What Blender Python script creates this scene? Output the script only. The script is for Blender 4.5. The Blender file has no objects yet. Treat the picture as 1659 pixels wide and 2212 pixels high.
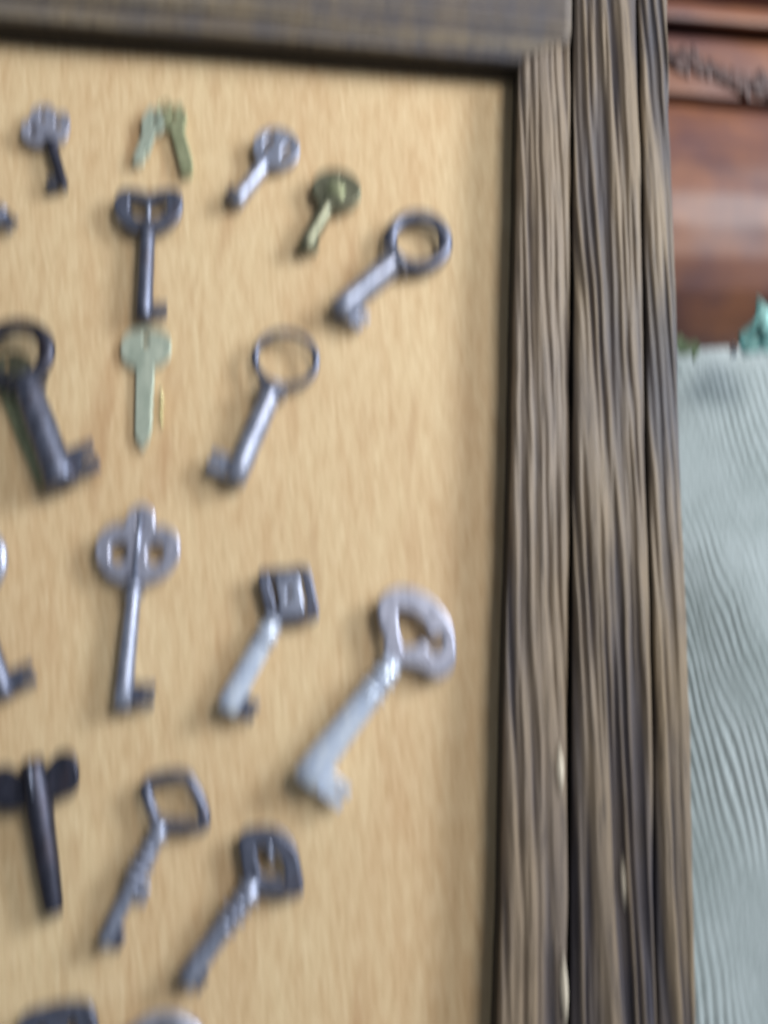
import bpy, bmesh, math, random
import numpy as np
from mathutils import Matrix, Vector
random.seed(7)
S = bpy.context.scene
COL = S.collection
R = math.radians

# ------------------------------------------------------------------ camera
# local board axes: X right, Y up along the board, Z out of the board towards the viewer
F, CU, CV = 1853.0, 829.5, 1106.0
LEAN = Matrix.Translation((0, 0, 0.95)) @ Matrix.Rotation(R(68), 4, 'X')   # board leans back on the sofa
yc = Vector((430, 7306, -1853)).normalized()
xc = Vector((1.0, 0.2536*-0.02665-0.05886, -0.02665))
xc = (xc - yc*xc.dot(yc)).normalized()
zc = xc.cross(yc)
RCL = Matrix((xc, yc, zc)).transposed()          # local -> camera axes
ZF = 0.0145                                       # height of frame face above the board
D0 = 0.4044
t0 = Vector(((1122-CU)/F*D0, (CV-132)/F*D0, -D0)) - RCL @ Vector((0, 0, ZF))
CAM_L = RCL.transposed().to_4x4(); CAM_L.translation = -(RCL.transposed() @ t0)
cam = bpy.data.objects.new('camera', bpy.data.cameras.new('camera')); COL.objects.link(cam)
cam.matrix_world = LEAN @ CAM_L
cam.data.sensor_fit = 'VERTICAL'; cam.data.sensor_height = 24; cam.data.sensor_width = 18
cam.data.lens = 24*F/2212
cam.data.clip_start = 0.01; cam.data.clip_end = 50
cam.data.dof.use_dof = True                      # vertically stretched defocus stands in for hand-shake blur
cam.data.dof.focus_distance = 8.0
cam.data.dof.aperture_fstop = 2.15
cam.data.dof.aperture_ratio = 6.0
S.camera = cam

def at(u, v, z=0.003):
    """photo point (1659 x 2212) -> point on the plane at height z over the board"""
    d = RCL.transposed() @ Vector(((u-CU)/F, (CV-v)/F, -1)); o = CAM_L.translation
    k = (z - o.z)/d.z
    return o + d*k

# ------------------------------------------------------------------ light
w = bpy.data.worlds.new('World'); S.world = w; w.use_nodes = True
w.node_tree.nodes['Background'].inputs[0].default_value = (0.80, 0.88, 1.0, 1)
w.node_tree.nodes['Background'].inputs[1].default_value = 0.17
def area(name, loc, target, size, size_y, power, color):
    l = bpy.data.lights.new(name, 'AREA'); l.shape = 'RECTANGLE'; l.size = size; l.size_y = size_y
    l.energy = power; l.color = color
    o = bpy.data.objects.new(name, l); COL.objects.link(o)
    p = LEAN @ Vector(loc); t = LEAN @ Vector(target)
    o.matrix_world = Matrix.Translation(p) @ (t-p).to_track_quat('-Z', 'Y').to_matrix().to_4x4()
area('window_light', (0.95, 0.32, 0.60), (-0.1, -0.05, 0), 0.3, 0.5, 18, (0.90, 0.95, 1.0))
area('fill_light', (0.45, 0.24, 1.05), (-0.12, 0.16, 0), 0.40, 0.35, 9.5, (1.0, 0.97, 0.92))  # added fill lamp with no visible source, brightens the board
S.view_settings.view_transform = 'Standard'; S.view_settings.look = 'None'
S.view_settings.exposure = 0.06; S.view_settings.gamma = 1
S.render.engine = 'CYCLES'
S.render.resolution_x = 768; S.render.resolution_y = 1024

# ------------------------------------------------------------------ materials
def lin(c):
    return tuple(((x/255+0.055)/1.055)**2.4 if x > 10 else x/255/12.92 for x in c) + (1,)
def mat(name):
    m = bpy.data.materials.new(name); m.use_nodes = True
    return m, m.node_tree, m.node_tree.nodes['Principled BSDF']
def N(nt, t, **k):
    n = nt.nodes.new(t)
    for a, v in k.items():
        if isinstance(a, str) and hasattr(n, a): setattr(n, a, v)
    return n
def noise(nt, vec, scale, detail=4, rough=0.55, mapscale=(1,1,1), rot=(0,0,0), dist=0):
    mp = nt.nodes.new('ShaderNodeMapping'); mp.inputs['Scale'].default_value = mapscale
    vr = nt.nodes.new('ShaderNodeVectorRotate'); vr.rotation_type = 'Z_AXIS'; vr.inputs['Angle'].default_value = -rot[2]
    nt.links.new(vec, vr.inputs['Vector']); nt.links.new(vr.outputs[0], mp.inputs['Vector'])
    n = nt.nodes.new('ShaderNodeTexNoise'); n.inputs['Scale'].default_value = scale
    n.inputs['Detail'].default_value = detail; n.inputs['Roughness'].default_value = rough
    n.inputs['Distortion'].default_value = dist
    nt.links.new(mp.outputs[0], n.inputs['Vector']); return n.outputs['Fac']
def ramp(nt, fac, stops):
    r = nt.nodes.new('ShaderNodeValToRGB'); e = r.color_ramp.elements
    while len(e) < len(stops): e.new(0.5)
    for i, (p, c) in enumerate(stops): e[i].position = p; e[i].color = c
    nt.links.new(fac, r.inputs['Fac']); return r.outputs['Color']
def mix(nt, a, b, fac, mode='MIX'):
    m = nt.nodes.new('ShaderNodeMix'); m.data_type = 'RGBA'; m.blend_type = mode
    if isinstance(fac, (int, float)): m.inputs[0].default_value = fac
    else: nt.links.new(fac, m.inputs[0])
    for s, x in ((m.inputs[6], a), (m.inputs[7], b)):
        if isinstance(x, tuple): s.default_value = x
        else: nt.links.new(x, s)
    return m.outputs[2]
def bump(nt, p, h, strength, dist):
    b = nt.nodes.new('ShaderNodeBump'); b.inputs['Strength'].default_value = strength
    b.inputs['Distance'].default_value = dist
    nt.links.new(h, b.inputs['Height']); nt.links.new(b.outputs[0], p.inputs['Normal'])
def ocoord(nt): return nt.nodes.new('ShaderNodeTexCoord').outputs['Object']

def m_board():
    m, nt, p = mat('board_wood'); o = ocoord(nt)
    fine = noise(nt, o, 62, 5, 0.7, (11, 2.2, 1), (0, 0, R(20)), 0.2)
    mid = noise(nt, o, 34, 4, 0.6, (6, 1.0, 1), (0, 0, R(14)), 0.6)
    big = noise(nt, o, 9, 3, 0.5, (1.8, 0.7, 1))
    c = ramp(nt, fine, [(0.36, lin((164, 133, 98))), (0.5, lin((205, 178, 141))), (0.66, lin((232, 214, 182)))])
    c2 = ramp(nt, mid, [(0.36, lin((186, 150, 110))), (0.6, lin((218, 196, 158)))])
    c = mix(nt, c, c2, 0.45)
    st = noise(nt, o, 30, 3, 0.5, (2.2, 0.45, 1))
    sf = ramp(nt, st, [(0.60, (0, 0, 0, 1)), (0.74, (1, 1, 1, 1))])
    c = mix(nt, c, lin((150, 98, 58)), mix(nt, (0, 0, 0, 1), sf, 0.6))
    c = mix(nt, c, ramp(nt, big, [(0.3, lin((204, 168, 124))), (0.7, lin((230, 210, 166)))]), 0.35)
    nt.links.new(c, p.inputs['Base Color']); p.inputs['Roughness'].default_value = 0.62
    p.inputs['Specular IOR Level'].default_value = 0.3
    bump(nt, p, fine, 0.25, 0.0006); return m
def m_frame(name, tan, grey, dark, seed, st=(13, 0.8, 3)):
    m, nt, p = mat(name); o = ocoord(nt)
    a = nt.nodes.new('ShaderNodeAttribute'); a.attribute_name = 'grain_shade'
    f = noise(nt, o, 60+seed, 6, 0.65, st, (0, 0, R(4)), 0.4)
    b = noise(nt, o, 16+seed, 3, 0.5, (3, 0.6, 1))
    c = mix(nt, lin(grey), lin(tan), ramp(nt, a.outputs['Fac'], [(0.30, (0, 0, 0, 1)), (0.72, (1, 1, 1, 1))]))  # weathered grain colour plus painted shade: ridges tan, recesses darker
    c = mix(nt, c, lin(dark), ramp(nt, f, [(0.30, (.85, .85, .85, 1)), (0.5, (0, 0, 0, 1))]))
    c = mix(nt, c, ramp(nt, b, [(0.35, lin((74, 74, 88))), (0.65, lin((124, 106, 84)))]), 0.32)
    nt.links.new(c, p.inputs['Base Color']); p.inputs['Roughness'].default_value = 0.55
    p.inputs['Specular IOR Level'].default_value = 0.45
    bump(nt, p, f, 0.5, 0.0012); return m
def m_metal(name, c1, c2, metallic, r0, r1, sc=240, spec=0.5, rust=0):
    m, nt, p = mat(name); o = ocoord(nt)
    n = noise(nt, o, sc, 5, 0.65)
    n2 = noise(nt, o, sc*3, 3, 0.6)
    c = ramp(nt, n, [(0.35, lin(c1)), (0.66, lin(c2))])
    if rust:
        n3 = noise(nt, o, 130, 5, 0.7)
        c = mix(nt, c, lin((74, 50, 40)), ramp(nt, n3, [(0.56, (0, 0, 0, 1)), (0.70, (rust, rust, rust, 1))]))
    nt.links.new(c, p.inputs['Base Color']); p.inputs['Metallic'].default_value = metallic
    r = nt.nodes.new('ShaderNodeMapRange'); r.inputs[3].default_value = r0; r.inputs[4].default_value = r1
    nt.links.new(n, r.inputs[0]); nt.links.new(r.outputs[0], p.inputs['Roughness'])
    bump(nt, p, n2, 0.35, 0.0004); return m
def m_red():
    m, nt, p = mat('carved_mahogany'); o = ocoord(nt)
    g = noise(nt, o, 9, 5, 0.6, (1.2, 6, 4), (0, 0, 0), 0.8)
    b = noise(nt, o, 26, 3, 0.5)
    c = ramp(nt, g, [(0.3, lin((76, 50, 42))), (0.6, lin((122, 84, 68)))])
    c = mix(nt, c, ramp(nt, b, [(0.35, lin((88, 58, 66))), (0.65, lin((146, 92, 60)))]), 0.55)
    nt.links.new(c, p.inputs['Base Color']); p.inputs['Roughness'].default_value = 0.5
    p.inputs['Coat Weight'].default_value = 0.3; p.inputs['Coat Roughness'].default_value = 0.42
    bump(nt, p, g, 0.15, 0.0006); return m
def m_fabric():
    m, nt, p = mat('teal_corduroy'); o = ocoord(nt)
    n = noise(nt, o, 18, 4, 0.6, (1, 1, 1)); f = noise(nt, o, 500, 3, 0.6, (3, .6, 1), (0, 0, R(14)))
    c = ramp(nt, n, [(0.3, lin((128, 138, 138))), (0.7, lin((172, 181, 184)))])
    c = mix(nt, c, ramp(nt, f, [(0.3, lin((92, 106, 104))), (0.65, lin((170, 184, 188)))]), 0.35)
    nt.links.new(c, p.inputs['Base Color']); p.inputs['Roughness'].default_value = 0.8
    p.inputs['Sheen Weight'].default_value = 0.35; p.inputs['Sheen Roughness'].default_value = 0.4
    bump(nt, p, f, 0.3, 0.0005); return m
M = dict(board=m_board(),
    fr_in=m_frame('weathered_wood_inner', (136, 121, 104), (68, 66, 75), (26, 24, 27), 0),
    fr_mid=m_frame('weathered_wood_middle', (134, 119, 100), (56, 55, 65), (23, 22, 27), 3),
    fr_out=m_frame('weathered_wood_outer', (144, 127, 103), (60, 57, 61), (26, 24, 26), 5),
    fr_top=m_frame('weathered_wood_top', (128, 117, 98), (80, 77, 80), (40, 38, 40), 7, (2.5, 7, 3)),
    shade_wood=m_metal('painted_shade_wood', (30, 27, 25), (48, 42, 36), 0, .8, .9),  # dark side wood with shade painted into its colour; frame core reuses it
    iron=m_metal('dark_iron', (78, 82, 98), (118, 124, 144), .65, .3, .5, rust=.6),
    black=m_metal('blackened_iron', (44, 46, 58), (74, 76, 92), .65, .32, .5, rust=.4),
    grey=m_metal('grey_iron', (134, 140, 160), (178, 186, 208), .65, .26, .45, rust=.45),
    steel=m_metal('bright_steel', (192, 208, 236), (232, 241, 255), .42, .16, .32),
    pewter=m_metal('pewter', (140, 142, 160), (190, 193, 212), .55, .28, .45, rust=.3),
    brassg=m_metal('green_brass', (138, 144, 112), (184, 188, 152), .6, .35, .55),
    brasso=m_metal('olive_brass', (92, 94, 78), (136, 136, 116), .8, .32, .5),
    brass_glint=m_metal('yellow_brass_glint', (220, 212, 150), (246, 240, 190), .6, .22, .35),  # pale brass used only for painted glints
    verd=m_metal('verdigris_brass', (150, 164, 150), (196, 204, 188), .4, .35, .55),
    red=m_red(), carve=m_metal('dark_carved_wood', (60, 42, 42), (88, 64, 60), 0, .5, .65, 90),
    fabric=m_fabric(),
    turq=m_metal('turquoise_cloth', (74, 134, 136), (160, 208, 202), 0, .7, .85, 110),
    green=m_metal('green_cloth', (66, 84, 58), (96, 112, 84), 0, .75, .9, 160),
    splinter=m_metal('pale_splinter_wood', (196, 186, 168), (226, 216, 198), 0, .6, .8, 120),
    pearl=m_metal('white_nail', (214, 220, 238), (240, 242, 250), 0, .3, .4))

# ------------------------------------------------------------------ mesh helpers
def link(name, me, m, parent=None):
    o = bpy.data.objects.new(name, me); COL.objects.link(o)
    if m is not None:
        two = len(me.materials) == 2
        idx = [p.material_index for p in me.polygons] if two else None
        me.materials.clear(); me.materials.append(m)
        if two:
            me.materials.append(M['shade_wood'] if 'weathered' in m.name else m); me.polygons.foreach_set('material_index', idx)  # strip sides get the dark wood that carries painted shade
    if parent is not None: o.parent = parent
    else: o.matrix_world = LEAN
    return o
def tag(o, label, cat, group=None, kind=None):
    if label: o['label'] = label
    if cat: o['category'] = cat
    if group: o['group'] = group
    if kind: o['kind'] = kind
    return o
def empty(name, p, ang=0):
    o = bpy.data.objects.new(name, None); COL.objects.link(o); o.empty_display_size = 0.01
    o.matrix_world = LEAN @ Matrix.Translation(p) @ Matrix.Rotation(ang, 4, 'Z')
    return o
def mesh(name, vs, fs, smooth=True):
    me = bpy.data.meshes.new(name); me.from_pydata([tuple(v) for v in vs], [], fs)
    me.validate()
    bm = bmesh.new(); bm.from_mesh(me); bmesh.ops.recalc_face_normals(bm, faces=bm.faces); bm.to_mesh(me); bm.free()
    if smooth: me.polygons.foreach_set('use_smooth', [True]*len(me.polygons))
    return me
def catmull(pts, n=6, closed=False):
    pts = [Vector(p) for p in pts]; out = []; L = len(pts)
    rng = range(L) if closed else range(L-1)
    for i in rng:
        if closed: p0, p1, p2, p3 = (pts[(i+k) % L] for k in (-1, 0, 1, 2))
        else: p0, p1, p2, p3 = pts[max(i-1, 0)], pts[i], pts[i+1], pts[min(i+2, L-1)]
        for k in range(n):
            t = k/n
            out.append(0.5*((2*p1)+(p2-p0)*t+(2*p0-5*p1+4*p2-p3)*t*t+(3*p1-p0-3*p2+p3)*t**3))
    if not closed: out.append(pts[-1])
    return out
def tube(pts, rad, closed=False, flat=1.0, seg=10, zc=None):
    """sweep round section along a curve lying in the board plane; flat scales it in Z"""
    P = [Vector((p[0], p[1], p[2] if len(p) > 2 else 0)) for p in pts]; n = len(P); vs = []; fs = []
    rr = rad if isinstance(rad, (list, tuple)) else [rad]*n
    if len(rr) != n: rr = [rr[min(int(i/(n-1)*(len(rr)-1)), len(rr)-2)]*(1-(i/(n-1)*(len(rr)-1)-min(int(i/(n-1)*(len(rr)-1)), len(rr)-2))) + rr[min(int(i/(n-1)*(len(rr)-1)), len(rr)-2)+1]*(i/(n-1)*(len(rr)-1)-min(int(i/(n-1)*(len(rr)-1)), len(rr)-2)) for i in range(n)]
    for i in range(n):
        a = P[(i-1) % n] if closed or i else P[0]; b = P[(i+1) % n] if closed or i < n-1 else P[-1]
        t = (b-a).normalized(); s = t.cross(Vector((0, 0, 1))).normalized()
        for k in range(seg):
            an = 2*math.pi*k/seg
            vs.append(P[i] + s*math.cos(an)*rr[i] + Vector((0, 0, math.sin(an)*rr[i]*flat)))
    for i in range(n if closed else n-1):
        for k in range(seg):
            a, b = i*seg+k, i*seg+(k+1) % seg; j = ((i+1) % n)*seg
            fs.append((a, b, j+(k+1) % seg, j+k))
    if not closed:
        fs.append(tuple(range(seg-1, -1, -1))); fs.append(tuple((n-1)*seg+k for k in range(seg)))
    return vs, fs
def plate(name, outer, holes=(), th=0.0012, bev=0.0003):
    """flat piece with holes: thickness th, softened edges (outlines in metres)"""
    cu = bpy.data.curves.new(name, 'CURVE'); cu.dimensions = '2D'; cu.fill_mode = 'BOTH'
    cu.extrude = max(th/2-bev, 0.0001); cu.bevel_depth = bev; cu.bevel_resolution = 2
    for poly in [outer]+list(holes):
        s = cu.splines.new('POLY'); s.points.add(len(poly)-1); s.use_cyclic_u = True
        for i, p in enumerate(poly): s.points[i].co = (p[0], p[1], 0, 1)
    o = bpy.data.objects.new('tmp', cu); COL.objects.link(o)
    dg = bpy.context.evaluated_depsgraph_get()
    me = bpy.data.meshes.new_from_object(o.evaluated_get(dg)); me.name = name
    bpy.data.objects.remove(o); bpy.data.curves.remove(cu)
    return me
def circ(cx, cy, rx, ry=None, n=28, rot=0):
    ry = ry or rx; out = []
    for i in range(n):
        a = 2*math.pi*i/n; x, y = rx*math.cos(a), ry*math.sin(a)
        out.append((cx+x*math.cos(rot)-y*math.sin(rot), cy+x*math.sin(rot)+y*math.cos(rot)))
    return out
def sm(pts, n=6): return [(p.x, p.y) for p in catmull([(a, b, 0) for a, b in pts], n, True)]
def lathe(prof, seg=16):
    """prof: list of (s, r) along -Y"""
    vs, fs = [], []
    for s, r in prof:
        for k in range(seg):
            a = 2*math.pi*k/seg; vs.append(Vector((r*math.cos(a), -s, r*math.sin(a))))
    for i in range(len(prof)-1):
        for k in range(seg):
            fs.append((i*seg+k, i*seg+(k+1) % seg, (i+1)*seg+(k+1) % seg, (i+1)*seg+k))
    fs.append(tuple(range(seg))); fs.append(tuple((len(prof)-1)*seg+k for k in range(seg-1, -1, -1)))
    return mesh('shank', vs, fs)
def vnoise(X, Y, seed):
    rs = np.random.RandomState(seed); T = rs.rand(256, 256)
    xi = np.floor(X).astype(int); yi = np.floor(Y).astype(int); fx = X-xi; fy = Y-yi
    fx = fx*fx*(3-2*fx); fy = fy*fy*(3-2*fy)
    g = lambda a, b: T[a % 256, b % 256]
    return (g(xi, yi)*(1-fx)+g(xi+1, yi)*fx)*(1-fy)+(g(xi, yi+1)*(1-fx)+g(xi+1, yi+1)*fx)*fy
def grid_mesh(name, X, Y, Z, skirt=None, attr=None):
    """height-field sheet; skirt = depth of a closed rim all round, so the piece is solid"""
    ny, nx = X.shape; vs = np.stack([X, Y, Z], -1).reshape(-1, 3)
    idx = np.arange(nx*ny).reshape(ny, nx)
    q = np.stack([idx[:-1, :-1], idx[:-1, 1:], idx[1:, 1:], idx[1:, :-1]], -1).reshape(-1, 4)
    fs = q.tolist(); vl = vs.tolist()
    if skirt is not None:
        rim = list(idx[0, :])+list(idx[1:, -1])+list(idx[-1, -2::-1])+list(idx[-2:0:-1, 0])
        base = len(vl)
        for i in rim: vl.append([vs[i, 0], vs[i, 1], skirt])
        n = len(rim)
        for i in range(n): fs.append([int(rim[i]), base+i, base+(i+1) % n, int(rim[(i+1) % n])])
        fs.append(list(range(base+n-1, base-1, -1)))
    me = bpy.data.meshes.new(name); me.from_pydata(vl, [], fs)
    sf = [True]*len(q)+[False]*(len(fs)-len(q)); me.polygons.foreach_set('use_smooth', sf)
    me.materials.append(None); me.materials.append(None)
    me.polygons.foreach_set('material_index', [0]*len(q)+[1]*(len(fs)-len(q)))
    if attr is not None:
        at_ = me.attributes.new('grain_shade', 'FLOAT', 'POINT'); v = np.zeros(len(vl)); v[:attr.size] = attr.reshape(-1)
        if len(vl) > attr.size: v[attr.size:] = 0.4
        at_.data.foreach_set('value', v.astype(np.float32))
    return me

# ------------------------------------------------------------------ framed board
board = tag(empty('display_board', Vector((0, 0, 0))),
    'tan wooden board of old keys in a rough weathered brown frame leaning on the sofa', 'display board')
FL, FB = -0.50, -0.72         # inner left and bottom of opening
bm = bmesh.new(); bmesh.ops.create_cube(bm, size=1)
for v in bm.verts:
    v.co = Vector((FL-0.012 if v.co.x < 0 else 0.012, FB-0.012 if v.co.y < 0 else 0.012, -0.008 if v.co.z < 0 else 0.0))
me = bpy.data.meshes.new('panel'); bm.to_mesh(me); bm.free(); link('panel', me, M['board'], board)

def strip(name, x0, x1, y0, y1, zt, zb, m, seed, horiz=False, amp=0.0011, freq=420, crown=0.0012, slant=0.045, mitre=None):
    """rough weathered strip with worn ridges along its length; x across, y along (swapped when horiz)"""
    nx = max(int((x1-x0)/0.00042), 8); ny = max(int((y1-y0)/0.004), 8)
    x = np.linspace(x0, x1, nx); y = np.linspace(y0, y1, ny); X, Y = np.meshgrid(x, y)
    warp = (vnoise(Y*5+seed, X*14, seed)-.5)*0.0026 + (vnoise(Y*13+seed, X*110, seed+8)-.5)*0.0013 + (vnoise(Y*22, X*60+seed, seed+1)-.5)*0.0016 + Y*slant
    g = vnoise((X+warp)*freq*1.7, Y*8, seed+2)*.6 + vnoise((X+warp*1.6)*freq*.33, Y*6, seed+3)*.65 + vnoise((X+warp*.5)*freq*2.3, Y*20, seed+4)*.25 + vnoise(X*60, Y*14, seed+9)*.3
    g = np.clip((g/1.6-.5)*2.1+.5, 0, 1)  # ridge height, also drives grain colour and painted recess shade
    e = np.minimum(X-x0, x1-X)/(x1-x0)*2; edge = np.clip(1-e/0.16, 0, 1)**2
    Z = zt + (g-.5)*2*amp - edge*0.0018 + np.sin(np.clip((X-x0)/(x1-x0), 0, 1)*math.pi)*crown
    wob = (vnoise(Y*14, X*0+seed, seed+6)-.5)*0.0007 + (vnoise(Y*70, X*0+seed, seed+7)-.5)*0.0004
    X0_ = X.copy(); X = X + wob
    if mitre:   # slanting joint of inner strip and rail: (which end, slope)
        if mitre[0] == 'stile':
            d = X0_-x0 if mitre[1] > 0 else x1-X0_
            Y = y0 + (Y-y0)*((y1 + d*.5)-y0)/(y1-y0)
        else:
            d = (X0_-x0)/.5
            Y = (y0-d) + (Y-y0)*((y1+d)-(y0-d))/(y1-y0)
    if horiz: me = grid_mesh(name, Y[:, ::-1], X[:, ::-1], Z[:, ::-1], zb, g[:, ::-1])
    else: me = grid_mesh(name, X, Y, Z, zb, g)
    return me
W1, W2, W3 = 0.0245, 0.0305, 0.0142
G = 0.0013
TOP = 0.085
def stile(sx, seed):
    # sx=+1 right stile, -1 left stile (mirrored position)
    def xs(a, b): return (a, b) if sx > 0 else (FL-b, FL-a)
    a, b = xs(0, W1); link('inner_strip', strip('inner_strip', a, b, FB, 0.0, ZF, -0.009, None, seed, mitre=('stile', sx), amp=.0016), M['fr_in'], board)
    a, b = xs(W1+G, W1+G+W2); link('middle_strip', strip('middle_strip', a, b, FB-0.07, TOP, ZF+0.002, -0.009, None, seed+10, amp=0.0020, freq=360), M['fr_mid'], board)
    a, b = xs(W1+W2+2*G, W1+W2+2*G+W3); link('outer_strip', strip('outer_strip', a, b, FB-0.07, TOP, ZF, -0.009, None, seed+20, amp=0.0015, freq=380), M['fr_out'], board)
    a, b = xs(0.004, 0.068)
    bm = bmesh.new(); bmesh.ops.create_cube(bm, size=1)
    for v in bm.verts: v.co = Vector((a if v.co.x < 0 else b, FB-0.066 if v.co.y < 0 else TOP-0.004, -0.013 if v.co.z < 0 else ZF-0.008))
    me = bpy.data.meshes.new('core'); bm.to_mesh(me); bm.free(); link('frame_core', me, M['shade_wood'], board)
stile(1, 11); stile(-1, 61)
def rail(y0, y1, seed, top, mt=False):
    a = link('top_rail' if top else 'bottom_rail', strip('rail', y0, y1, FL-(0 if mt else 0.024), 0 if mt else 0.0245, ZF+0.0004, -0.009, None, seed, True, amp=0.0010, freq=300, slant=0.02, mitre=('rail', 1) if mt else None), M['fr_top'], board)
rail(0.0, 0.0122, 101, True, True); rail(0.0128, 0.045, 105, True); rail(0.0470, TOP, 111, True); rail(FB-0.036, FB-0.001, 121, False); rail(FB-0.07, FB-0.038, 131, False)

# pale splintered chips on the worn frame
for (u, v, l_, w_) in ((1212, 1660, .0085, .0016), (1222, 2140, .012, .0013), (1350, 1905, .008, .0008), (1290, 1880, .006, .0008)):
    p = at(u, v, ZF+.0040)
    vs = []; fs = []
    for i in range(9):
        t = i/8; ww = w_*math.sin(math.pi*t)**.8+.0001
        for j, o_ in enumerate((-1, 0, 1)): vs.append((p.x+o_*ww+.12*(t-.5)*l_, p.y+(.5-t)*2*l_, p.z-.0022*abs(o_)-(.001*(1-math.sin(math.pi*t)))))
    for i in range(8):
        for j in range(2): a = i*3+j; fs.append((a, a+3, a+4, a+1))
    link('pale_splinter', mesh('pale_splinter', vs, fs), M['splinter'], board)

# ------------------------------------------------------------------ keys
MM = 0.001
def key_root(name, bow, tip, z, label, cat='key', group='old keys mounted on the tan board'):
    b = at(*bow, z); t = at(*tip, z); d = t-b; L = math.hypot(d.x, d.y)
    ang = math.atan2(d.y, d.x)+math.pi/2
    return tag(empty(name, Vector((b.x, b.y, z)), ang), label, cat, group), L
def loc(root_px, tip, px, z):
    """photo pixel -> key local coordinates (mm)"""
    b = at(*root_px, z); t = at(*tip, z); d = t-b; ang = math.atan2(d.y, d.x)+math.pi/2
    p = at(*px, z)-b; c, s = math.cos(-ang), math.sin(-ang)
    return (p.x*c-p.y*s, p.x*s+p.y*c)
def ring(root, rx, ry, r, m, gap=0, flat=.8, name='bow', cy=0):
    vs, fs = tube([(rx*math.cos(2*math.pi*i/36), cy+ry*math.sin(2*math.pi*i/36), 0) for i in range(36)], r, True, flat)
    return link(name, mesh(name, vs, fs), m, root)
def shank(root, s0, L, r0, r1, m, hollow=True):
    prof = [(s0, r0*.9)] + [(s0+(L-s0)*k/8, r0+(r1-r0)*k/8+math.sin(k*2.3)*r0*.03) for k in range(1, 8)] + [(L-.0004, r1), (L, r1*.8)]
    if hollow: prof += [(L, r1*.5), (L-.004, r1*.5)]
    return link('shank', lathe(prof), m, root)
def collar(root, s, r, m, w=.0014):
    prof = [(s-w/2, r*.8), (s-w*.28, r*.98), (s, r*1.04), (s+w*.28, r*.98), (s+w/2, r*.8)]
    return link('collar', lathe(prof), m, root)
def bit(root, L, side, reach, wid, m, notch=True, th=.0022, off=.001, r=.001):
    """flag at the end of the shank, side +1/-1 in local X"""
    s = side; y1 = -L+off; y0 = y1+wid
    pts = [(r*.3*s, y0), (reach*s, y0)]
    if notch: pts += [(reach*s, y0-wid*.33), (reach*.62*s, y0-wid*.36), (reach*.62*s, y0-wid*.56), (reach*s, y0-wid*.6)]
    pts += [(reach*s, y1), (r*.3*s, y1)]
    return link('bit', plate('bit', pts if s > 0 else pts[::-1], (), th), m, root)
def pl(root, name, outer, holes, m, th=.0024, bev=.0006): return link(name, plate(name, outer, holes, th, bev), m, root)

def key_round(bow, tip, label, rx, ry, tr, r0, r1, m, side, reach, wid, collars=(), z=.005, name='ring_bow_key', bowm=None, notch=True):
    k, L = key_root(name, bow, tip, z, label)
    ring(k, rx, ry, tr, bowm or m); shank(k, ry-tr*.2, L, r0, r1, m)
    for c in collars: collar(k, ry+c, r0*1.45, m)
    if side: bit(k, L, side, reach, wid, m, notch, r=r1)
    return k, L

# top row: pale trefoil key
k, L = key_root('trefoil_key', (100, 274), (139, 408), .004, 'small key with pale pierced grey bow and blue-black shank, leftmost in the top row')
pl(k, 'bow', sm([(0, -.0095), (.0065, -.0085), (.010, -.003), (.0105, .003), (.0065, .0052), (.004, .0095), (0, .0108), (-.004, .0095), (-.0065, .0052), (-.0105, .003), (-.0108, -.003), (-.0065, -.0085)]),
   [circ(.0058, -.0002, .0022, .0026), circ(-.0058, -.0002, .0022, .0026), circ(0, .0055, .0018, .0022)], M['pewter'])
shank(k, .008, L, .0026, .0023, M['black']); bit(k, L, -1, .0068, .0055, M['iron']); collar(k, .0085, .0032, M['black'])
# brass pair
k, L = key_root('brass_key_pair', (356, 240), (350, 360), .003, 'pair of small greenish brass keys splayed like an upside-down V in the top row')
vs, fs = tube([(.0035*math.cos(a*math.pi/9), .0035*math.sin(a*math.pi/9)+.001, 0) for a in range(18)], .0007, True); link('split_ring', mesh('split_ring', vs, fs), M['brassg'], k)
for (u0, v0), (u1, v1) in (((338, 252), (296, 356)), ((374, 244), (408, 382))):
    a = Vector(loc((356, 240), (350, 360), (u0, v0), .003)); b = Vector(loc((356, 240), (350, 360), (u1, v1), .003))
    d = (b-a).normalized(); s = Vector((-d.y, d.x)); q = lambda t, o: tuple(a+d*t+s*o); LL = (b-a).length
    sd = 1 if u1 < 350 else -1
    pts = [q(-.003, -.0042), q(.003, -.0056), q(.0075, -.0046), q(.009, -.0026), q(LL-.001, -.0024), q(LL, 0), q(LL-.001, .0018), q(LL-.003, .0026), q(LL-.005, .0016), q(LL-.007, .0032), q(.009, .0026), q(.0075, .0046), q(.003, .0056), q(-.003, .0042)]
    h = [tuple(a+d*.0015+Vector(c)) for c in circ(0, 0, .0020, n=14)]
    pl(k, 'key_blade', pts, [h], M['verd'] if u1 < 350 else M['brassg'], .0016, .0004)
# blue steel key, crossbar bow
k, L = key_root('crossbar_bow_key', (597, 322), (507, 440), .0045, 'small blue-grey key with divided round bow, between brass pair and olive brass key')
pl(k, 'bow', circ(0, 0, .0105, .0098), [circ(-.0048, .001, .0024, .0052), circ(.0048, .001, .0024, .0052)], M['grey'], .003, .0009)
shank(k, .009, L, .0033, .0036, M['grey']); bit(k, L, -1, .006, .005, M['iron'])
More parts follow.
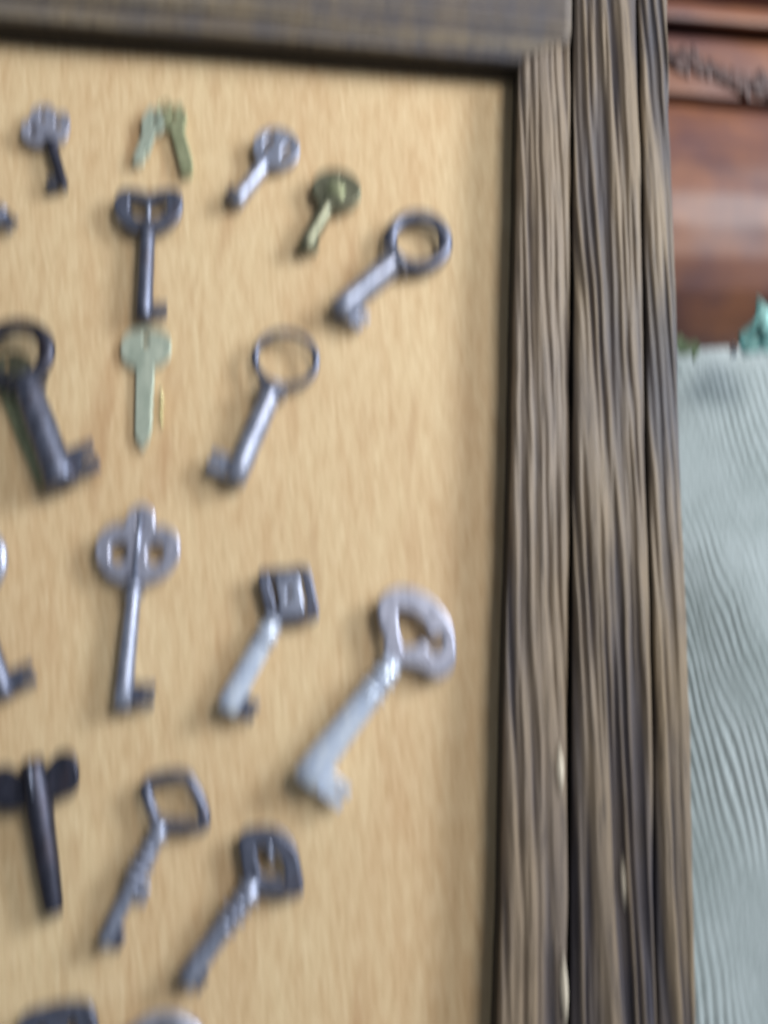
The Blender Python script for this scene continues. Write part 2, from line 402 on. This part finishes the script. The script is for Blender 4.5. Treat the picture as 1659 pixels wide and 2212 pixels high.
# olive brass
k, L = key_root('olive_brass_key', (727, 412), (655, 540), .0045, 'small dark olive brass key with solid oval bow, right of the divided blue-grey key')
pl(k, 'bow', circ(0, 0, .0108, .0096), [circ(0, .0045, .0013, .0016)], M['brasso'], .0032, .001)
link('bow_boss', mesh('bow_boss', *tube([(0, -.004, .0014), (0, .0025, .0014)], [.0052, .0044], flat=.3)), M['brassg'], k)
shank(k, .0088, L, .0038, .0036, M['brasso']); bit(k, L, 1, .0055, .0045, M['brasso'])
# ring bow upper right
key_round((903, 522), (728, 676), 'grey ring-bow key with thick banded shank, nearest the upper right corner', (.0128), .0128, .0032, .0054, .0056, M['grey'], 1, .0120, .0080, (.002,), bowm=M['iron'])
# kidney bow with vertical shank
k, L = key_root('kidney_bow_key', (321, 458), (311, 690), .0052, 'blue-black key with kidney-shaped bow and upright shank below the brass pair')
pl(k, 'bow', sm([(0, -.0100), (.007, -.0088), (.0130, -.003), (.0145, .005), (.0118, .0102), (.006, .0102), (0, .0086), (-.006, .0102), (-.0118, .0102), (-.0145, .005), (-.0130, -.003), (-.007, -.0088)]),
   [sm([(0, -.0042), (.006, -.0035), (.0092, .001), (.0086, .0058), (.004, .0060), (0, .0042), (-.004, .0060), (-.0086, .0058), (-.0092, .001), (-.006, -.0035)])], M['iron'], .0032, .001)
link('cross_bar', mesh('cross_bar', *tube([(0, -.006, 0), (0, .006, 0)], .0011)), M['grey'], k)
shank(k, .0078, L, .0034, .0036, M['iron']); collar(k, .0095, .0045, M['iron']); bit(k, L, 1, .0095, .006, M['iron'])
# big dark ring key at left, with a brass one under it
k, L = key_root('flat_brass_key', (22, 800), (118, 1046), .0012, 'flat greenish brass key lying half hidden under the big dark ring key', group='old keys mounted on the tan board')
pl(k, 'bow', circ(0, 0, .009, .008), [circ(0, .003, .002)], M['brasso'], .0016, .0004)
pl(k, 'blade', [(-.007, -.007), (.007, -.007), (.0074, -.030), (.0058, -.033), (.0074, -.036), (.006, -L+.002), (.003, -L), (-.006, -L+.003), (-.007, -.03)], (), M['brassg'], .0016, .0004)
key_round((34, 764), (136, 1048), 'big dark iron ring-bow key at the left edge, lying over a brass key', .0135, .0128, .0034, .0058, .0066, M['iron'], 1, .0165, .0125, (.003,), z=.0085, bowm=M['black'])
# pale verdigris flat key
k, L = key_root('verdigris_key', (316, 752), (308, 968), .0016, 'pale greenish brass flat key with pointed tip, directly under the kidney-bow key')
pl(k, 'bow', sm([(-.003, -.0095), (.003, -.0095), (.0088, -.006), (.0105, 0), (.0085, .0062), (0, .0085), (-.0085, .0062), (-.0105, 0), (-.0088, -.006)]), [circ(0, .0035, .0022)], M['verd'], .0018, .0005)
pl(k, 'blade', [(-.0034, -.008), (.0034, -.008), (.0036, -.020), (.0026, -.0215), (.0038, -.024), (.0026, -.0265), (.0038, -.029), (.0026, -.0315), (.0036, -.034), (.0024, -L+.004), (.0002, -L), (-.0028, -L+.005)], (), M['verd'], .0022, .0005)
for y0, y1 in ((-.020, -.028), (-.0285, -.036)):
    link('painted_glint', mesh('painted_glint', *tube([(.0068, y0, .0010), (.0084, y1, .0010)], .0007, seg=6)), M['brass_glint'], k)  # glints on the key teeth, painted as bright slivers
# big thin ring key
key_round((617, 776), (505, 1040), 'long grey key with big thin ring bow and its flag turned left', .0135, .0125, .0017, .0046, .0050, M['grey'], -1, .0130, .0085, (.0015, .004), z=.0055, bowm=M['iron'])
# three-lobed
k, L = key_root('clover_key', (298, 1190), (264, 1530), .005, 'pewter key with clover bow pierced by two round eyes and a centre bar')
pl(k, 'bow', sm([(0, -.0125), (.005, -.0125), (.012, -.009), (.0162, -.0015), (.0150, .006), (.010, .0095), (.0058, .010), (.0045, .0155), (0, .0185), (-.0045, .0155), (-.0058, .010), (-.010, .0095), (-.0150, .006), (-.0162, -.0015), (-.012, -.009), (-.005, -.0125)]),
   [circ(.0074, -.001, .0044, .0054), circ(-.0074, -.001, .0044, .0054), circ(0, .0118, .0022, .0028)], M['pewter'], .003, .001)
link('centre_bar', mesh('centre_bar', *tube([(0, -.011, .0013), (0, .016, .0013)], .0011)), M['grey'], k)
shank(k, .011, L, .0029, .0038, M['grey']); collar(k, .0125, .0044, M['iron']); collar(k, .017, .0046, M['grey'], .002); bit(k, L, 1, .0118, .0085, M['iron'])
# square bow
k, L = key_root('square_bow_key', (624, 1284), (487, 1535), .0052, 'bright-shanked key with squarish dark bow around an inner block, right of the clover key')
P = lambda u, v: loc((624, 1284), (487, 1535), (u, v), .0052)
pl(k, 'bow', sm([P(u, v) for u, v in ((562, 1242), (580, 1234), (620, 1232), (655, 1228), (668, 1240), (678, 1285), (686, 1326), (676, 1336), (640, 1338), (596, 1342), (582, 1330), (570, 1286))], 4),
   [sm([P(u, v) for u, v in ((578, 1252), (600, 1248), (640, 1246), (656, 1250), (664, 1288), (668, 1318), (640, 1322), (598, 1324), (588, 1290))], 4)], M['iron'], .0032, .0009)
pl(k, 'inner_block', sm([P(u, v) for u, v in ((602, 1254), (640, 1251), (648, 1285), (652, 1316), (612, 1320), (606, 1286))], 4), [circ(*P(627, 1282), .0020, .0028)], M['grey'], .0030, .0009)
shank(k, .0120, L, .0042, .0049, M['steel']); collar(k, .0140, .0046, M['grey'], .0022); collar(k, .0185, .0050, M['steel'], .0018); collar(k, .0215, .0045, M['iron'], .0018); bit(k, L, 1, .0108, .0075, M['iron'])
# great bright key
BO, TP = (898, 1370), (655, 1690)
k, L = key_root('heart_bow_key', BO, TP, .0062, 'largest and brightest steel key with heart-shaped bow, near the right frame side')
P = lambda u, v: loc(BO, TP, (u, v), .0062)
outer = sm([P(822, 1300), P(868, 1275), P(925, 1296), P(966, 1345), P(978, 1400), P(972, 1442), P(944, 1458), P(908, 1438), P(868, 1428), P(842, 1436), P(832, 1412), P(838, 1388), P(826, 1352)])
hole = sm([P(858, 1314), P(892, 1318), P(920, 1340), P(932, 1368), P(952, 1366), P(966, 1384), P(954, 1408), P(930, 1412), P(912, 1396), P(894, 1402), P(868, 1402), P(856, 1360)])
pl(k, 'bow', outer, [hole], M['pewter'], .0042, .0013)
ns = math.hypot(*P(836, 1432))
shank(k, ns-.002, L, .0046, .0064, M['steel'])
for s_, r_ in ((.002, .0050), (.0052, .0058), (.0085, .0054), (.0122, .0062), (.0150, .0056)): collar(k, ns+s_, r_, M['steel'] if r_ > .0055 else M['grey'], .0021)
bit(k, L, 1, .0165, .0085, M['steel'], th=.0036, r=.004)
# wing key
k, L = key_root('wing_key', (77, 1690), (118, 1975), .0055, 'dark blackened winding key with two rounded wings at the left edge')
pl(k, 'wings', sm([(0, .0055), (.005, .004), (.0105, .0080), (.0148, .006), (.0155, 0), (.0135, -.0062), (.008, -.0075), (.0035, -.0075), (-.0035, -.0075), (-.008, -.0075), (-.0135, -.0062), (-.0155, 0), (-.0148, .006), (-.0105, .0080), (-.005, .004)]),
   [], M['black'], .0032, .001)
link('shank', lathe([(-.0090, .0026), (-.0085, .0040), (-.004, .0046), (.010, .0050), (.020, .0045), (L*.6, .0043), (L-.002, .0034), (L, .0030), (L, .0018), (L-.004, .0018)]), M['black'], k)
link('ridge', mesh('ridge', *tube([(0, .007, .0046), (0, -.004, .0047)], .0006, seg=6)), M['grey'], k)
# open rectangular loop
BO, TP = (380, 1722), (222, 2040)
k, L = key_root('loop_bow_key', BO, TP, .0052, 'slim grey key with empty squared wire bow, right of the dark wing key')
P = lambda u, v: loc(BO, TP, (u, v), .0052)
pts = [P(u, v) for u, v in ((345, 1775), (322, 1735), (316, 1695), (352, 1678), (398, 1676), (418, 1700), (438, 1745), (440, 1782), (400, 1784))]
vs, fs = tube(catmull([(a, b, 0) for a, b in pts], 5, True), .0024, True, .85); link('bow', mesh('bow', vs, fs), M['iron'], k)
ns = math.hypot(*P(345, 1785))
shank(k, ns-.001, L, .0032, .0030, M['grey'])
for s_, r_ in ((.002, .0044), (.009, .0040), (.013, .0046), (.017, .0050), (.021, .0044)): collar(k, ns+s_, r_, M['grey'], .0020)
pl(k, 'bit', [(0, -ns-.022), (.0060, -ns-.020), (.0068, -ns-.0255), (0, -ns-.0275)][::-1], (), M['grey'], .002)
pl(k, 'bit', [(.001, -L+.007), (.0058, -L+.0065), (.0058, -L+.001), (.001, -L+.0005)][::-1], (), M['iron'], .002)
# loop with inner tongue
BO, TP = (590, 1855), (398, 2122)
k, L = key_root('tongue_bow_key', BO, TP, .0052, 'grey key with rounded square bow holding a small inner tongue, lowest whole key')
P = lambda u, v: loc(BO, TP, (u, v), .0052)
outer = sm([P(u, v) for u, v in ((524, 1806), (560, 1792), (602, 1798), (632, 1830), (644, 1880), (648, 1925), (610, 1930), (566, 1922), (540, 1912), (530, 1870))])
hole = sm([P(u, v) for u, v in ((548, 1828), (582, 1822), (606, 1840), (620, 1872), (622, 1902), (590, 1900), (560, 1892), (552, 1862))])
pl(k, 'bow', outer, [hole], M['iron'], .0040, .0013)
link('tongue', mesh('tongue', *tube([(*P(578, 1815), .0004), (*P(590, 1862), .0004)], [.0016, .0012])), M['grey'], k)
ns = math.hypot(*P(545, 1925))
shank(k, ns-.003, L, .0036, .0042, M['grey'])
for s_, r_ in ((.001, .0052), (.0055, .0046), (.0098, .0054), (.0145, .0048)): collar(k, ns+s_, r_, M['grey'], .0020)
bit(k, L, 1, .0062, .0055, M['iron'])
# keys cut by the picture's edges
key_round((-95, 560), (12, 452), 'key cut off by the left edge, only its dark tip showing', .011, .011, .0026, .0032, .0034, M['iron'], -1, .0085, .006)
key_round((-80, 1220), (14, 1508), 'key at the left edge showing its dark flag below and left of the clover key', .0150, .0138, .0030, .0036, .0040, M['iron'], 1, .0125, .0085, (.002, .006), bowm=M['grey'])
k, L = key_root('folded_bow_key', (124, 2246), (140, 2460), .005, 'dark key whose bow top just shows at the bottom edge, left one of two')
pl(k, 'bow', sm([(-.0125, -.010), (-.0135, .002), (-.011, .0095), (-.003, .011), (.006, .0108), (.0125, .008), (.0135, -.002), (.010, -.010)]), [circ(-.0052, .001, .0032, .005), circ(.0055, .001, .0032, .005)], M['iron'], .0034, .001)
shank(k, .009, L, .004, .0042, M['iron']); bit(k, L, 1, .011, .008, M['iron'])
k, L = key_root('wide_bow_key', (352, 2288), (345, 2520), .005, 'grey key whose bow rim barely enters at the bottom edge, right one of two')
ring(k, .0140, .0125, .0030, M['grey']); shank(k, .012, L, .004, .0042, M['grey']); bit(k, L, 1, .011, .008, M['grey'])

# ------------------------------------------------------------------ sofa behind
sofa = tag(empty('carved_sofa', Vector((0, 0, 0))), 'sofa back with carved reddish wooden crest rail over pale blue-green ribbed upholstery', 'sofa')
ZS = -0.066
yy = lambda v: at(1560, v, ZS+.038).y
X0, X1 = -0.62, 0.42
prof = [(-190, .000), (-150, .018), (-80, .024), (-20, .022), (2, .012), (8, .010), (14, .018), (30, .024), (50, .023), (62, .014), (70, .006), (80, .006), (86, .013), (95, .0155), (150, .016), (212, .0155), (222, .009), (231, .006), (238, .012), (250, .017), (300, .022), (360, .026), (430, .028), (500, .026), (580, .021), (660, .013), (720, .004), (775, -.006), (800, -.012)]
pv = [p[0] if p[0] < 300 else 300+(p[0]-300)*.90 for p in prof]; pz = [p[1] for p in prof]
vv = np.concatenate([np.linspace(-190, 0, 30), np.linspace(0, 260, 110), np.linspace(262, 810, 110)])
zz = np.interp(vv, pv, pz); kk = np.array([1, 2, 3, 2, 1])/9.; zz = np.convolve(np.pad(zz, 2, 'edge'), kk, 'valid')
ys = np.array([at(1560, v, ZS+.02+z).y for v, z in zip(vv, zz)]); xs_ = np.linspace(X0, X1, 260); X, Y = np.meshgrid(xs_, ys)
Z = np.repeat(zz[:, None], len(xs_), 1) + ZS+.02
# lower edge sweeps gently
sag = np.clip((np.array(vv)-300)/500, 0, 1)[:, None]
Y = Y + sag*(-.004*np.sin((X-.05)*40))
Z = Z + (vnoise(X*60, Y*60, 5)-.5)*.0008
me = grid_mesh('crest_rail', X, Y[::1], Z, ZS-.02)
crest = link('crest_rail', me, M['red'], sofa)
# carved acanthus: a wavy scroll of leaf lobes, repeated along the rail
def leaf(px, py, ang, L, Wd, z):
    vs, fs = [], []; n, m_ = 7, 6; c, s = math.cos(ang), math.sin(ang)
    for i in range(n+1):
        t = i/n; wdt = Wd*math.sin(math.pi*(0.12+.86*t))**.8*.5
        bend = math.sin(t*1.6)*L*.12
        for j in range(m_+1):
            o = (j/m_-.5)*2; x = t*L; y = o*wdt+bend
            h = (1-o*o)*.0013*math.sin(math.pi*min(.95, .2+t*.75)) - (.0009 if j == m_//2 else 0)
            vs.append((px+x*c-y*s, py+x*s+y*c, z+h))
    for i in range(n):
        for j in range(m_): a = i*(m_+1)+j; fs.append((a, a+1, a+m_+2, a+m_+1))
    return mesh('carved_leaf', vs, fs)
zl = ZS+.02+.0168
def scroll(u0, flip=1):
    base = at(u0, 152, ZS+.036)
    for i in range(13):
        t = i/12; x = base.x + t*.050; y = base.y + math.sin(t*math.pi*1.5+.9)*.0060*flip + .001
        for sd in (1, -1):
            link('carved_leaf', leaf(x, y, R(-48+random.uniform(-26, 22)-20*t) if sd > 0 else R(118+random.uniform(-30, 34)), random.uniform(.009, .0135) if sd > 0 else random.uniform(.005, .010), random.uniform(.0052, .0080), zl+.0002), M['carve'], crest)
for u0 in (1452, 1684): scroll(u0)
for q in range(2):
    bx = at(1452+q*232, 152, ZS+.036); pts = [(bx.x+t/16*.052, bx.y+math.sin(t/16*math.pi*1.5+.9)*.0060+.001, zl) for t in range(17)]
    link('carved_stem', mesh('carved_stem', *tube(pts, .0016, flat=.9, seg=8)), M['carve'], crest)
# upholstery
nx, ny = 1200, 260
xs_ = np.linspace(X0, X1, nx); y1 = at(1560, 722, ZS+.014).y; ys = np.linspace(y1+.012, -0.60, ny); X, Y = np.meshgrid(xs_, ys)
sl = X + (Y-y1)*0.36 + (Y-y1)**2*.25 + .004*np.sin(Y*25)+ (vnoise(X*9, Y*9, 31)-.5)*.006 + (vnoise(X*90, Y*30, 32)-.5)*.0045
rib = np.abs(np.sin(sl*math.pi/.0040))**.6
Zf = ZS-.002 + np.clip((y1+.012-Y)/.03, 0, 1)**.6*.014 + (vnoise(X*14, Y*14, 33)-.5)*.006 + rib*.0024*np.clip(vnoise(X*13+Y*5, Y*13, 35)*2.6-.95, .03, 1.25)
link('upholstery', grid_mesh('upholstery', X, Y, Zf, ZS-.05), M['fabric'], sofa)
for i in range(18):
    p = at(1584, 758, ZS+.040)
    if i in (10,):
        bm = bmesh.new(); bmesh.ops.create_uvsphere(bm, u_segments=16, v_segments=10, radius=.0024, matrix=Matrix.Translation(p) @ Matrix.Diagonal((.8, 1.2, .7, 1)))
        me = bpy.data.meshes.new('nail_head'); bm.to_mesh(me); bm.free(); me.polygons.foreach_set('use_smooth', [True]*len(me.polygons))
        link('nail_head', me, M['pearl'], sofa)
# seat under the board
bm = bmesh.new(); bmesh.ops.create_cube(bm, size=1)
for v in bm.verts: v.co = Vector((X0 if v.co.x < 0 else X1, (FB-.21) if v.co.y < 0 else FB-.072, -.14 if v.co.z < 0 else .42))
bmesh.ops.bevel(bm, geom=bm.edges[:], offset=.03, segments=4, affect='EDGES')
me = bpy.data.meshes.new('seat'); bm.to_mesh(me); bm.free(); me.polygons.foreach_set('use_smooth', [True]*len(me.polygons))
link('seat_cushion', me, M['fabric'], sofa)
# turquoise pointed cloth at right
c = [(1590, 752), (1600, 720), (1618, 708), (1630, 690), (1640, 640), (1652, 668), (1668, 690), (1700, 676), (1690, 712), (1730, 730), (1700, 752), (1712, 790), (1668, 762), (1640, 766), (1612, 762)]
A = at(1650, 715, ZS+.048); t = tag(empty('turquoise_bow', Vector((A.x, A.y, ZS+.048))), 'crumpled turquoise cloth bow with pointed ends resting on the sofa rail at the right edge', 'cloth')
ol = [((at(u, v, ZS+.048)-A).x, (at(u, v, ZS+.048)-A).y) for u, v in c][::-1]
vs = []; fs = []; n = len(ol)
for rr_ in (1.0, .8, .55, .3):
    for i, (x, y) in enumerate(ol): vs.append((x*rr_, y*rr_, .004*(1-rr_)+.0035*math.sin(i*2.4+rr_*5)*rr_))
vs.append((0, 0, .004))
for q in range(3):
    for i in range(n): a = q*n; fs.append((a+i, a+(i+1) % n, a+n+(i+1) % n, a+n+i))
for i in range(n): fs.append((3*n+i, 3*n+(i+1) % n, 4*n))
base = len(vs)
me = mesh('cloth', vs, fs)
o = link('cloth', me, M['turq'], t); md = o.modifiers.new('thickness', 'SOLIDIFY'); md.thickness = .0012; md.offset = -1
bm = bmesh.new(); bmesh.ops.create_uvsphere(bm, u_segments=16, v_segments=10, radius=.0042, matrix=Matrix.Translation((-.001, -.002, .005)) @ Matrix.Diagonal((1, 1.2, .6, 1)))
me = bpy.data.meshes.new('knot'); bm.to_mesh(me); bm.free(); me.polygons.foreach_set('use_smooth', [True]*len(me.polygons)); link('knot', me, M['turq'], t)
# scrap of green cloth tucked behind the frame
A = at(1480, 752, ZS+.026); vs = []; fs = []
for i in range(6):
    for j in range(5): vs.append(((i/5-.5)*.013, (j/4-.5)*.007+.0015*math.sin(i*2.), .0012*math.sin(i*2.1+j)+.001))
for i in range(5):
    for j in range(4): a = i*5+j; fs.append((a, a+5, a+6, a+1))
o = link('green_scrap', mesh('green_scrap', vs, fs), M['green']); o.matrix_world = LEAN @ Matrix.Translation(A) @ Matrix.Rotation(R(-20), 4, 'Z')
md = o.modifiers.new('thickness', 'SOLIDIFY'); md.thickness = .001
tag(o, 'small scrap of green cloth where the sofa rail meets the upholstery beside the frame', 'cloth scrap')
